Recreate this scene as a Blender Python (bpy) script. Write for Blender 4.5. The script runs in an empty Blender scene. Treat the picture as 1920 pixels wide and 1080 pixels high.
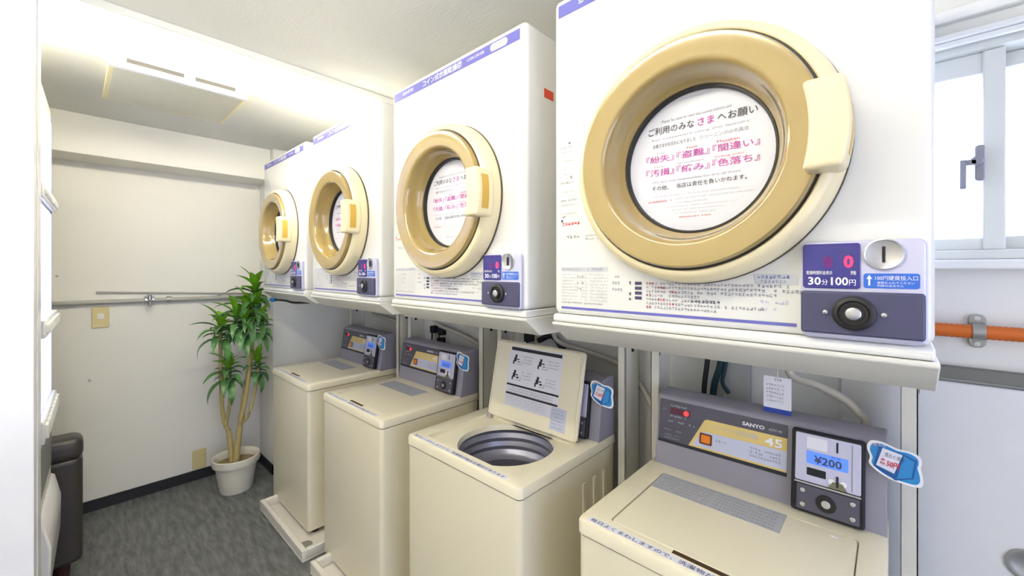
import bpy, bmesh, math, random
from mathutils import Matrix, Vector
random.seed(7)
R = math.radians
C = bpy.context.scene.collection
S = bpy.context.scene

# ---------------------------------------------------------------- camera, world, lights, exposure
cam = bpy.data.cameras.new('camera'); camo = bpy.data.objects.new('camera', cam); C.objects.link(camo)
cam.sensor_width = 36.0; cam.lens = 766.94 / 1920 * 36
cam.shift_y = -(540 - 505.12) / 1920
cam.clip_start = 0.02
camo.location = (0, 0, 1.313); camo.rotation_euler = (R(90), 0, R(90 - 47.1165))
S.camera = camo
S.view_settings.view_transform = 'Standard'; S.view_settings.look = 'None'
S.view_settings.gamma = 1; S.view_settings.use_curve_mapping = False
S.view_settings.exposure = 1.03
w = bpy.data.worlds.new('world'); S.world = w; w.use_nodes = True
nt = w.node_tree; bg = nt.nodes['Background']
geo = nt.nodes.new('ShaderNodeTexCoord'); sep = nt.nodes.new('ShaderNodeSeparateXYZ')
rmp = nt.nodes.new('ShaderNodeValToRGB')
nt.links.new(geo.outputs['Generated'], sep.inputs[0]); nt.links.new(sep.outputs[2], rmp.inputs[0])
rmp.color_ramp.elements[0].color = (0.66, 0.72, 0.98, 1); rmp.color_ramp.elements[1].color = (0.64, 0.74, 1.0, 1)
nt.links.new(rmp.outputs[0], bg.inputs[0])
SKY = 2.7; TUBE = 42.0; SHOWCASE = 0.8
bg.inputs[1].default_value = SKY

def portal(name, loc, rot, sx, sy):
    l = bpy.data.lights.new(name, 'AREA'); l.shape = 'RECTANGLE'; l.size = sx; l.size_y = sy
    l.cycles.is_portal = True
    o = bpy.data.objects.new(name, l); C.objects.link(o); o.location = loc; o.rotation_euler = rot
    return o
portal('window_portal', (0.2, 1.50, 1.58), (R(-90), 0, 0), 1.2, 0.45)
portal('added_door_portal', (1.62, -0.05, 1.05), (0, R(90), 0), 1.9, 1.3)  # samples sky light through the added door out of view

# ---------------------------------------------------------------- materials
def lin(c):
    c = c / 255.0
    return c / 12.92 if c <= 0.04045 else ((c + 0.055) / 1.055) ** 2.4
MATS = {}
def mat(name, rgb, rough=0.5, metal=0.0, coat=0.0, spec=0.5, var=0.03, scale=18.0, bump=0.0, bscale=200.0, emit=None, estr=0.0, rgb2=None):
    if name in MATS: return MATS[name]
    m = bpy.data.materials.new(name); m.use_nodes = True; t = m.node_tree
    b = t.nodes['Principled BSDF']
    col = [lin(v) for v in rgb] + [1]
    tc = t.nodes.new('ShaderNodeTexCoord'); n = t.nodes.new('ShaderNodeTexNoise')
    n.inputs['Scale'].default_value = scale; n.inputs['Detail'].default_value = 4
    t.links.new(tc.outputs['Object'], n.inputs['Vector'])
    mx = t.nodes.new('ShaderNodeMix'); mx.data_type = 'RGBA'
    mx.inputs[6].default_value = col
    c2 = ([lin(v) for v in rgb2] + [1]) if rgb2 else [v * (1 - 2 * var) for v in col[:3]] + [1]
    mx.inputs[7].default_value = c2
    t.links.new(n.outputs[0], mx.inputs[0]); t.links.new(mx.outputs[2], b.inputs['Base Color'])
    b.inputs['Roughness'].default_value = rough; b.inputs['Metallic'].default_value = metal
    b.inputs['Specular IOR Level'].default_value = spec
    b.inputs['Coat Weight'].default_value = coat; b.inputs['Coat Roughness'].default_value = 0.08
    if bump:
        n2 = t.nodes.new('ShaderNodeTexNoise'); n2.inputs['Scale'].default_value = bscale
        t.links.new(tc.outputs['Object'], n2.inputs['Vector'])
        bp = t.nodes.new('ShaderNodeBump'); bp.inputs['Strength'].default_value = bump; bp.inputs['Distance'].default_value = 0.002
        t.links.new(n2.outputs[0], bp.inputs['Height']); t.links.new(bp.outputs[0], b.inputs['Normal'])
    if emit:
        b.inputs['Emission Color'].default_value = [lin(v) for v in emit] + [1]
        b.inputs['Emission Strength'].default_value = estr
    MATS[name] = m
    return m

def floor_mat():
    m = bpy.data.materials.new('marbled vinyl floor'); m.use_nodes = True; t = m.node_tree; b = t.nodes['Principled BSDF']
    tc = t.nodes.new('ShaderNodeTexCoord'); mp = t.nodes.new('ShaderNodeMapping')
    mp.inputs['Rotation'].default_value = (0, 0, R(35)); mp.inputs['Scale'].default_value = (4.0, 20.0, 1)
    n = t.nodes.new('ShaderNodeTexNoise'); n.inputs['Scale'].default_value = 2.2; n.inputs['Detail'].default_value = 6; n.inputs['Roughness'].default_value = 0.65
    r = t.nodes.new('ShaderNodeValToRGB')
    r.color_ramp.elements[0].position = 0.36; r.color_ramp.elements[0].color = (lin(84), lin(86), lin(86), 1)
    r.color_ramp.elements[1].position = 0.68; r.color_ramp.elements[1].color = (lin(128), lin(130), lin(128), 1)
    t.links.new(tc.outputs['Object'], mp.inputs[0]); t.links.new(mp.outputs[0], n.inputs['Vector']); t.links.new(n.outputs[0], r.inputs[0])
    t.links.new(r.outputs[0], b.inputs['Base Color']); b.inputs['Roughness'].default_value = 0.42
    return m

def wall_mat(name, rgb, tile=True):
    m = bpy.data.materials.new(name); m.use_nodes = True; t = m.node_tree; b = t.nodes['Principled BSDF']
    tc = t.nodes.new('ShaderNodeTexCoord')
    n = t.nodes.new('ShaderNodeTexNoise'); n.inputs['Scale'].default_value = 2.0; n.inputs['Detail'].default_value = 5
    t.links.new(tc.outputs['Object'], n.inputs['Vector'])
    mx = t.nodes.new('ShaderNodeMix'); mx.data_type = 'RGBA'
    c = [lin(v) for v in rgb]
    mx.inputs[6].default_value = c + [1]; mx.inputs[7].default_value = [c[0] * .95, c[1] * .945, c[2] * .92, 1]
    t.links.new(n.outputs[0], mx.inputs[0]); t.links.new(mx.outputs[2], b.inputs['Base Color'])
    b.inputs['Roughness'].default_value = 0.7
    n2 = t.nodes.new('ShaderNodeTexNoise'); n2.inputs['Scale'].default_value = 160
    mp = t.nodes.new('ShaderNodeMapping'); mp.inputs['Scale'].default_value = (1, 1, .35) if tile else (.25, 1, 1)
    t.links.new(tc.outputs['Object'], mp.inputs[0]); t.links.new(mp.outputs[0], n2.inputs['Vector'])
    bp = t.nodes.new('ShaderNodeBump'); bp.inputs['Strength'].default_value = 0.25; bp.inputs['Distance'].default_value = 0.002
    t.links.new(n2.outputs[0], bp.inputs['Height']); t.links.new(bp.outputs[0], b.inputs['Normal'])
    return m

def glass_mat(name, tint, trans=0.6):
    m = bpy.data.materials.new(name); m.use_nodes = True; t = m.node_tree
    t.nodes.remove(t.nodes['Principled BSDF']); out = t.nodes['Material Output']
    a = t.nodes.new('ShaderNodeBsdfTransparent'); a.inputs[0].default_value = tint
    d = t.nodes.new('ShaderNodeBsdfTranslucent'); d.inputs[0].default_value = (.95, .96, .97, 1)
    g = t.nodes.new('ShaderNodeBsdfGlossy'); g.inputs['Roughness'].default_value = 0.03
    mx = t.nodes.new('ShaderNodeMixShader'); mx.inputs[0].default_value = 1 - trans
    t.links.new(a.outputs[0], mx.inputs[1]); t.links.new(d.outputs[0], mx.inputs[2])
    fr = t.nodes.new('ShaderNodeFresnel'); fr.inputs[0].default_value = 1.45
    ge = t.nodes.new('ShaderNodeNewGeometry'); mt = t.nodes.new('ShaderNodeMath'); mt.operation = 'SUBTRACT'; mt.use_clamp = True
    t.links.new(fr.outputs[0], mt.inputs[0]); t.links.new(ge.outputs['Backfacing'], mt.inputs[1])
    m2 = t.nodes.new('ShaderNodeMixShader'); t.links.new(mt.outputs[0], m2.inputs[0])
    t.links.new(mx.outputs[0], m2.inputs[1]); t.links.new(g.outputs[0], m2.inputs[2]); t.links.new(m2.outputs[0], out.inputs[0])
    return m

M_WALL = wall_mat('white textured wallpaper', (246, 243, 234))
M_CEIL = wall_mat('white ceiling board', (236, 236, 232), False)
M_PILL = wall_mat('painted pillar', (240, 240, 236))
M_FLOOR = floor_mat()
M_BASE = mat('black vinyl baseboard', (34, 34, 36), 0.4)
M_TRIM = mat('white painted trim', (243, 243, 240), 0.45)
M_SASH = mat('pale aluminium sash', (226, 228, 222), 0.4, 0.1)
M_DRY = mat('white enamel', (233, 232, 227), 0.22, coat=0.3, var=0.005)
M_DRYS = mat('warm white lower rail', (234, 233, 229), 0.35, var=0.01)
M_GOLD = mat('gold brown plastic', (166, 143, 88), 0.2, 0.0, coat=1.0, var=0.03, scale=4)
M_CREAM = mat('cream plastic', (240, 226, 184), 0.32, coat=0.2, var=0.015)
M_POCKET = mat('amber grip pocket', (214, 172, 72), 0.4)
M_BLACK = mat('black rubber', (28, 26, 26), 0.5)
M_GLASS = glass_mat('clear pane', (1, 1, 1, 1), 1.0)
M_FROST = glass_mat('bright frosted pane', (.98, .99, 1, 1), 0.55)
M_PAPER = mat('white notice paper', (232, 232, 243), 0.5, var=0.01)
M_INK = mat('black ink', (40, 40, 44), 0.6)
M_GREYINK = mat('grey ink', (160, 160, 170), 0.6)
M_PALEINK = mat('pale grey ink', (206, 208, 216), 0.6)
M_MAG = mat('magenta ink', (196, 44, 160), 0.6)
M_REDINK = mat('red ink', (214, 60, 84), 0.6)
M_BLUEINK = mat('blue ink', (70, 110, 190), 0.6)
M_STRIP = mat('violet blue strip', (104, 104, 182), 0.35, var=0.02)
M_WHITEINK = mat('white ink', (250, 250, 252), 0.5)
M_LILAC = mat('silver lilac plastic', (206, 206, 230), 0.3, 0.1, coat=0.3)
M_NAVY = mat('dark slate plate', (70, 70, 100), 0.4)
M_DISP = mat('smoked blue display', (44, 40, 130), 0.15, coat=0.5)
M_LED = mat('lit red digit', (255, 40, 80), 0.4, emit=(255, 30, 60), estr=1.6)
M_LEDW = mat('lit red lamp', (255, 60, 60), 0.4, emit=(255, 40, 40), estr=1.2)
M_CHROME = mat('brushed chrome', (200, 200, 204), 0.25, 0.9)
M_SLOT = mat('dark slot', (20, 20, 26), 0.6)
M_BLUE = mat('blue sticker', (48, 104, 204), 0.4)
M_RED = mat('orange red sticker', (232, 84, 52), 0.45)
M_BEIGE = mat('beige enamel', (236, 228, 202), 0.3, coat=0.2, var=0.012, scale=6)
M_TUB = mat('grey steel drum', (150, 150, 165), 0.35, 0.6)
M_CONS = mat('grey console plastic', (152, 150, 162), 0.45, var=0.02)
M_PANEL = mat('dark grey control panel', (86, 84, 98), 0.4)
M_YELLOW = mat('yellow label band', (232, 206, 128), 0.45)
M_LAV = mat('lavender label', (206, 210, 232), 0.5)
M_ORANGE = mat('orange push button', (244, 136, 20), 0.4)
M_LCD = mat('blue lit display', (92, 140, 240), 0.3, emit=(80, 130, 250), estr=0.25)
M_SILVER = mat('silver label', (196, 198, 204), 0.4, 0.2, var=0.06, scale=120)
M_STAND = mat('ivory painted steel', (225, 223, 212), 0.4, var=0.02)
M_TRAY = mat('ivory plastic tray', (238, 232, 220), 0.4)
M_POP = mat('sky blue card', (44, 142, 210), 0.45)
M_POPD = mat('deep blue card ink', (20, 90, 160), 0.5)
M_PIPE = mat('grey painted pipe', (176, 176, 168), 0.4)
M_STEEL = mat('galvanised steel', (172, 172, 168), 0.35, 0.7)
M_ORPIPE = mat('orange corrugated hose', (222, 112, 34), 0.45, var=0.08)
M_CHAN = mat('dark grey channel', (120, 120, 114), 0.5)
M_HOSE = mat('ivory hose', (214, 208, 194), 0.45)
M_PLATE = mat('cream wall plate', (224, 208, 150), 0.4)
M_CABLE = mat('black cable', (24, 26, 30), 0.5)
M_TEAL = mat('dark teal cable', (24, 58, 66), 0.45)
M_POT = mat('ivory plastic pot', (236, 231, 214), 0.4)
M_SOIL = mat('potting soil', (150, 132, 92), 0.9, var=0.2, scale=60)
M_BARK = mat('tan cane bark', (198, 180, 118), 0.7, var=0.15, scale=40, bump=0.4, bscale=90)
M_LEAF = mat('deep green leaf', (40, 100, 44), 0.35, var=0.2, scale=25, rgb2=(112, 156, 92))
M_LIME = mat('young lime leaf', (128, 190, 40), 0.35, var=0.15, scale=25)
M_VINYL = mat('dark brown vinyl', (58, 53, 51), 0.38, bump=0.15, bscale=260, var=0.06)
M_VEND = mat('white cabinet enamel', (246, 246, 248), 0.25, coat=0.2)
M_VCREAM = mat('cream door edge', (240, 240, 230), 0.35)
M_SHOW = mat('lit showcase panel', (214, 222, 255), 0.25, emit=(190, 200, 255), estr=SHOWCASE)
M_VBLUE = mat('blue grey seal', (120, 128, 190), 0.4)
M_TUBE = mat('fluorescent tube', (255, 255, 250), 0.4, emit=(255, 249, 230), estr=TUBE)
M_VENT = mat('pale grey vent cover', (212, 210, 190), 0.5)
M_VENTF = mat('cream vent frame', (240, 228, 178), 0.45)

# ---------------------------------------------------------------- mesh helpers
def rrect(x0, x1, y0, y1, r, n=4):
    p = []
    for cx, cy, a in ((x1 - r, y1 - r, 0), (x0 + r, y1 - r, 90), (x0 + r, y0 + r, 180), (x1 - r, y0 + r, 270)):
        for k in range(n + 1):
            t = R(a + 90.0 * k / n); p.append((cx + r * math.cos(t), cy + r * math.sin(t)))
    return p
def circ(cx, cy, r, n=32):
    return [(cx + r * math.cos(2 * math.pi * k / n), cy + r * math.sin(2 * math.pi * k / n)) for k in range(n)]

class MB:
    def __init__(self): self.v = []; self.f = []; self.m = []; self.M = Matrix()
    def add(self, vs, fs, mi=0):
        o = len(self.v); self.v += [self.M @ Vector(p) for p in vs]
        self.f += [[o + i for i in f] for f in fs]; self.m += [mi] * len(fs); return self
    def box(self, x0, x1, y0, y1, z0, z1, mi=0):
        return self.add([(x0, y0, z0), (x1, y0, z0), (x1, y1, z0), (x0, y1, z0), (x0, y0, z1), (x1, y0, z1), (x1, y1, z1), (x0, y1, z1)],
                        [(0, 3, 2, 1), (4, 5, 6, 7), (0, 1, 5, 4), (1, 2, 6, 5), (2, 3, 7, 6), (3, 0, 4, 7)], mi)
    def prism(self, poly, a0, a1, axis='y', caps=True, mi=0):
        # poly 2-D: axis y -> (x, z); axis x -> (y, z); axis z -> (x, y)
        def P(p, a): return {'y': (p[0], a, p[1]), 'x': (a, p[0], p[1]), 'z': (p[0], p[1], a)}[axis]
        n = len(poly); vs = [P(p, a0) for p in poly] + [P(p, a1) for p in poly]
        fs = [(i, (i + 1) % n, n + (i + 1) % n, n + i) for i in range(n)]
        if caps: fs += [tuple(range(n))[::-1], tuple(range(n, 2 * n))]
        return self.add(vs, fs, mi)
    def lathe(self, prof, c, axis='y', n=48, mi=0):
        vs = []; fs = []
        for r, d in prof:
            for k in range(n):
                t = 2 * math.pi * k / n; a, b = r * math.cos(t), r * math.sin(t)
                vs.append({'y': (c[0] + a, c[1] + d, c[2] + b), 'z': (c[0] + a, c[1] + b, c[2] + d), 'x': (c[0] + d, c[1] + a, c[2] + b)}[axis])
        for j in range(len(prof) - 1):
            for k in range(n):
                fs.append((j * n + k, j * n + (k + 1) % n, (j + 1) * n + (k + 1) % n, (j + 1) * n + k))
        if prof[0][0] > 1e-6: pass
        return self.add(vs, fs, mi)
    def disc(self, c, r, axis='y', n=40, mi=0):
        vs = [{'y': (c[0] + r * math.cos(t), c[1], c[2] + r * math.sin(t)), 'z': (c[0] + r * math.cos(t), c[1] + r * math.sin(t), c[2]),
               'x': (c[0], c[1] + r * math.cos(t), c[2] + r * math.sin(t))}[axis] for t in [2 * math.pi * k / n for k in range(n)]]
        return self.add(vs, [tuple(range(n))], mi)
    def cyl(self, c, r, a0, a1, axis='y', n=24, mi=0):
        i, j = {'y': (0, 2), 'x': (1, 2), 'z': (0, 1)}[axis]
        return self.prism(circ(c[i], c[j], r, n), a0, a1, axis, mi=mi)
    def tube(self, pts, r, n=10, mi=0, corr=0.0):
        pts = [Vector(p) for p in pts]; rings = []
        up = Vector((0, 0, 1))
        for i, p in enumerate(pts):
            d = (pts[min(i + 1, len(pts) - 1)] - pts[max(i - 1, 0)]).normalized()
            a = d.cross(up) if abs(d.dot(up)) < 0.95 else d.cross(Vector((1, 0, 0)))
            a.normalize(); b = d.cross(a).normalized()
            rr = r[i] if isinstance(r, (list, tuple)) else r
            rr *= 1 + (corr if i % 2 else -corr)
            rings.append([p + a * rr * math.cos(2 * math.pi * k / n) + b * rr * math.sin(2 * math.pi * k / n) for k in range(n)])
        vs = [q for ring in rings for q in ring]; fs = []
        for j in range(len(rings) - 1):
            for k in range(n): fs.append((j * n + k, j * n + (k + 1) % n, (j + 1) * n + (k + 1) % n, (j + 1) * n + k))
        fs += [tuple(range(n))[::-1], tuple(range((len(rings) - 1) * n, len(rings) * n))]
        return self.add(vs, fs, mi)
    def quad(self, a, b, c, d, mi=0): return self.add([a, b, c, d], [(0, 1, 2, 3)], mi)
    def build(self, name, m, parent=None, bevel=0.0, seg=2, recalc=True, smooth=True, weld=False):
        me = bpy.data.meshes.new(name); me.from_pydata([tuple(p) for p in self.v], [], self.f)
        ms = m if isinstance(m, (list, tuple)) else [m]
        for q in ms: me.materials.append(q)
        for p, i in zip(me.polygons, self.m): p.material_index = i
        bm = bmesh.new(); bm.from_mesh(me)
        if weld: bmesh.ops.remove_doubles(bm, verts=bm.verts, dist=1e-5)
        if recalc: bmesh.ops.recalc_face_normals(bm, faces=bm.faces)
        bm.to_mesh(me); bm.free()
        if smooth:
            for p in me.polygons: p.use_smooth = True
            me.set_sharp_from_angle(angle=R(40))
        o = bpy.data.objects.new(name, me); C.objects.link(o)
        if parent: o.parent = parent
        if bevel:
            bv = o.modifiers.new('bevel', 'BEVEL'); bv.width = bevel; bv.segments = seg; bv.limit_method = 'ANGLE'; bv.angle_limit = R(40)
        return o

def bez(p, n=12):
    # smooth catmull-rom polyline
    P = [Vector(q) for q in p]; P = [P[0] * 2 - P[1]] + P + [P[-1] * 2 - P[-2]]; out = []
    for i in range(1, len(P) - 2):
        for k in range(n):
            t = k / n; a, b, c, d = P[i - 1:i + 3]
            out.append(0.5 * ((2 * b) + (c - a) * t + (2 * a - 5 * b + 4 * c - d) * t * t + (3 * b - a - 3 * c + d) * t ** 3))
    out.append(P[-2]); return out

def tag(o, label=None, cat=None, group=None, kind=None):
    if label: o['label'] = label
    if cat: o['category'] = cat
    if group: o['group'] = group
    if kind: o['kind'] = kind
    return o
def thing(name, label, cat, loc=(0, 0, 0), rz=0.0, group=None):
    o = bpy.data.objects.new(name, None); C.objects.link(o); o.empty_display_size = 0.1
    o.location = loc; o.rotation_euler = (0, 0, rz)
    return tag(o, label, cat, group)
def struct(name, mb, m, bevel=0.0):
    return tag(mb.build(name, m, None, bevel), kind='structure')
def dup(o, parent=None):
    c = o.copy(); C.objects.link(c)
    if parent: c.parent = parent
    for ch in list(o.children): dup(ch, c)
    return c
FRONT = Matrix.Rotation(R(90), 4, 'X')          # text plane -> faces -Y

def texts(name, lines, m, parent, M):
    for ln in lines: text_mesh(name, [ln], m, parent, M)
def text_mesh(name, lines, m, parent=None, M=Matrix()):
    """lines: (string, x, y, w, h[, slot[, bold]]) fitted into boxes whose lower left corner is x, y in the text plane"""
    vs = []; fs = []; mi = []
    for ln in lines:
        s, x, y, wd, ht = ln[:5]; slot = ln[5] if len(ln) > 5 else 0; bold = ln[6] if len(ln) > 6 else 0.0
        cu = bpy.data.curves.new('t', 'FONT'); cu.body = s; cu.resolution_u = 2; cu.fill_mode = 'FRONT'; cu.offset = bold
        o = bpy.data.objects.new('t', cu); C.objects.link(o)
        dg = bpy.context.evaluated_depsgraph_get()
        me = bpy.data.meshes.new_from_object(o.evaluated_get(dg))
        if len(me.vertices):
            xs = [q.co.x for q in me.vertices]; ys = [q.co.y for q in me.vertices]
            x0, x1, y0, y1 = min(xs), max(xs), min(ys), max(ys)
            sx = wd / max(x1 - x0, 1e-6); sy = ht / max(y1 - y0, 1e-6)
            k = len(vs)
            vs += [(x + (q.co.x - x0) * sx, y + (q.co.y - y0) * sy, 0) for q in me.vertices]
            for p in me.polygons: fs.append([k + i for i in p.vertices]); mi.append(slot)
        bpy.data.objects.remove(o); bpy.data.curves.remove(cu); bpy.data.meshes.remove(me)
    me = bpy.data.meshes.new(name); me.from_pydata([tuple(M @ Vector(p)) for p in vs], [], fs)
    for q in (m if isinstance(m, (list, tuple)) else [m]): me.materials.append(q)
    for p, i in zip(me.polygons, mi): p.material_index = i
    ob = bpy.data.objects.new(name, me); C.objects.link(ob)
    if parent: ob.parent = parent
    return ob

class Print:
    """small printed strokes too blurred to read, laid in a plane (x, y) and mapped by M"""
    def __init__(self, M=Matrix(), seed=1): self.mb = MB(); self.M = M; self.r = random.Random(seed)
    def rect(self, x0, x1, y0, y1, mi=0):
        q = [self.M @ Vector(p) for p in ((x0, y0, 0), (x1, y0, 0), (x1, y1, 0), (x0, y1, 0))]
        self.mb.add(q, [(0, 1, 2, 3)], mi)
    def line(self, x, y, wd, h, mi=0, fill=0.9, gap=0.12):
        g = h * 0.95; k = 0; r = self.r
        while (k + 1) * g <= wd:
            if r.random() < fill:
                gx = x + k * g; e = g * 0.82; th = h * 0.13
                for j in range(r.choice((2, 3, 3))):
                    yy = y + h * (0.1 + 0.8 * r.random()); self.rect(gx + e * .1 * r.random(), gx + e * (1 - .3 * r.random()), yy - th / 2, yy + th / 2, mi)
                for j in range(r.choice((1, 2, 2))):
                    xx = gx + e * (0.15 + 0.7 * r.random()); self.rect(xx - th / 2, xx + th / 2, y + h * .3 * r.random(), y + h * (1 - .3 * r.random()), mi)
            k += 1
    def latin(self, x, y, wd, h, mi=0):
        k = 0; g = h * 0.55; r = self.r
        while (k + 1) * g <= wd:
            if r.random() < 0.85:
                gx = x + k * g; self.rect(gx, gx + g * .3, y, y + h * (.65 + .35 * r.random()), mi)
                self.rect(gx, gx + g * .75, y, y + h * .22, mi)
            k += 1
    def build(self, name, m, parent): return self.mb.build(name, m, parent, recalc=False, smooth=False)

# ---------------------------------------------------------------- room shell
XF, YB, YF, XR, ZC = -3.185, 1.42, -0.82, 1.60, 2.09
struct('floor', MB().box(XF - .1, XR + .1, YF - .1, YB + .1, -0.05, 0), M_FLOOR)
struct('ceiling', MB().box(XF - .1, XR + .1, YF - .1, YB + .1, ZC, ZC + .06), M_CEIL)
struct('wall_left', MB().box(XF - .1, XF, YF - .1, YB + .1, 0, ZC), M_WALL)
struct('wall_front', MB().box(XF, XR + .1, YF - .1, YF, 0, ZC), M_WALL)
WX0, WX1, WZ0, WZ1 = -0.40, 0.80, 1.335, 1.838
struct('wall_back', MB().box(XF, WX0, YB, YB + .12, 0, ZC).box(WX1, XR, YB, YB + .12, 0, ZC)
       .box(WX0, WX1, YB, YB + .12, 0, WZ0).box(WX0, WX1, YB, YB + .12, WZ1, ZC), M_PILL)
DY0, DY1, DZ = -0.70, 0.60, 2.0
struct('wall_right', MB().box(XR, XR + .1, YF, DY0, 0, ZC).box(XR, XR + .1, DY1, YB, 0, ZC).box(XR, XR + .1, DY0, DY1, DZ, ZC), M_WALL)
d = struct('added_door', MB().box(XR + .03, XR + .07, DY0, DY0 + .07, 0, DZ).box(XR + .03, XR + .07, DY1 - .07, DY1, 0, DZ)  # unseen glass door, added to let bluish sky light onto the nearest dryer
           .box(XR + .03, XR + .07, DY0, DY1, DZ - .08, DZ).box(XR + .03, XR + .07, DY0, DY1, 0, .14)
           .box(XR + .03, XR + .07, -.085, -.015, .14, DZ - .08), M_SASH)
MB().box(XR + .045, XR + .052, DY0 + .07, DY1 - .07, .14, DZ - .08).build('added_door_glass', M_GLASS, d)
# corner pillar and ceiling beam on the far wall
struct('wall_pillar', MB().box(XF, -2.91, .88, YB, 0, ZC), M_PILL, .004)
struct('trim_1', MB().box(XF, -2.96, YF, .88, 1.89, ZC), M_WALL, .003)
struct('wall_partition', MB().box(-1.80, -1.48, YF, -.0600, 0, ZC).box(-1.70, -1.58, -.061, -.0575, 0, ZC), M_VEND, .004)
# soffit box across the ceiling in front of the lamp
struct('trim_2', MB().box(-1.82, -1.665, YF, YB, 2.065, ZC), M_TRIM, .004)
struct('baseboard_left', MB().box(XF, XF + .008, YF, .88, 0, .06), M_BASE)
struct('baseboard_pillar', MB().box(XF, -2.902, .872, .88, 0, .06).box(-2.91, -2.902, .872, YB, 0, .06), M_BASE)
struct('baseboard_back', MB().box(-2.9, XR, YB - .008, YB, 0, .06), M_BASE)
struct('trim_3', MB().box(WX0 - .4, XR, YB - .02, YB, 1.895, 1.925), M_TRIM, .004)
struct('trim_4', MB().box(WX0 - .1, WX1 + .1, YB - .055, YB, 1.838, 1.852).box(WX0 - .1, WX1 + .1, YB - .045, YB - .03, 1.826, 1.838), M_TRIM, .003)
# sliding window
f = struct('window_1', MB().box(WX0, WX1, YB - .03, YB + .09, WZ0, WZ0 + .022).box(WX0, WX1, YB - .02, YB + .09, WZ1 - .026, WZ1)
           .box(WX0, WX0 + .03, YB - .02, YB + .09, WZ0, WZ1).box(WX1 - .03, WX1, YB - .02, YB + .09, WZ0, WZ1), M_SASH, .003)
MB().box(WX0 - .04, WX1 + .04, YB - .05, YB, WZ0 - .022, WZ0).build('window_sill', M_TRIM, f, .004)
a = MB(); xs0, xs1 = WX0 + .03, .186
a.box(xs0, xs1, YB + .0, YB + .03, WZ0 + .022, WZ0 + .05).box(xs0, xs1, YB, YB + .03, WZ1 - .075, WZ1 - .026).box(xs0, xs0 + .03, YB, YB + .03, WZ0 + .022, WZ1 - .026)
a.box(.152, xs1, YB - .006, YB + .03, WZ0 + .022, WZ1 - .026); a.build('sash', M_SASH, f, .003)
b = MB(); b.box(.16, WX1 - .03, YB + .04, YB + .07, WZ0 + .022, WZ0 + .055).box(.16, WX1 - .03, YB + .04, YB + .07, WZ1 - .06, WZ1 - .026)
b.box(.16, .188, YB + .04, YB + .07, WZ0 + .022, WZ1 - .026).box(WX1 - .06, WX1 - .03, YB + .04, YB + .07, WZ0 + .022, WZ1 - .026); b.build('sash', M_SASH, f, .003)
MB().box(xs0 + .03, .152, YB + .012, YB + .017, WZ0 + .05, WZ1 - .075).build('window_glass', M_FROST, f)
MB().box(.188, WX1 - .06, YB + .052, YB + .057, WZ0 + .055, WZ1 - .06).build('window_glass', M_FROST, f)
lk = MB().prism(rrect(.1375, .1525, 1.513, 1.593, .006), YB - .032, YB - .0055, 'y').cyl((.139, 0, 1.556), .010, YB - .045, YB - .02, 'y')
lk.box(.116, .140, YB - .045, YB - .036, 1.548, 1.560).box(.113, .123, YB - .05, YB - .036, 1.495, 1.560)
lk.build('window_lock', mat('grey window latch', (150, 150, 160), 0.35, 0.4), f, .002)

# ---------------------------------------------------------------- coin dryers
PITCH = 0.69
DW, DH, DD = .303, .726, .55
def cap_ring(mb, prof, c, n=64): mb.lathe(prof, c, 'y', n)
def cabinet_mesh():
    # rounded steel box whose front has the round port behind the door
    bm = bmesh.new()
    def loop(pts, y): return [bm.verts.new((x, y, z)) for x, z in pts]
    def bridge(a, b):
        n = len(a)
        for i in range(n): bm.faces.new((a[i], a[(i + 1) % n], b[(i + 1) % n], b[i]))
    def edges(vs): return [bm.edges.get((vs[i], vs[(i + 1) % len(vs)])) or bm.edges.new((vs[i], vs[(i + 1) % len(vs)])) for i in range(len(vs))]
    def outline(ins): return rrect(-DW + ins, DW - ins, .018 + ins, DH - ins, max(.014 - ins, .003), 4)
    prev = first = None
    for ins, y in ((.011, 0), (.006, .0012), (.0025, .004), (.0006, .0085), (0, .014), (0, DD - .004), (.004, DD)):
        l = loop(outline(ins), y)
        if prev: bridge(prev, l)
        else: first = l
        prev = l
    bm.faces.new(prev)
    h = loop(circ(.003, .313, .1305, 64), 0); bmesh.ops.triangle_fill(bm, use_beauty=True, edges=edges(first) + edges(h))
    h2 = loop(circ(.003, .313, .1305, 64), .04); bridge(h, h2); bm.faces.new(h2)
    bmesh.ops.recalc_face_normals(bm, faces=bm.faces)
    me = bpy.data.meshes.new('cabinet'); bm.to_mesh(me); bm.free(); me.materials.append(M_DRY)
    for p in me.polygons: p.use_smooth = True
    me.set_sharp_from_angle(angle=R(35))
    return me
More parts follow.
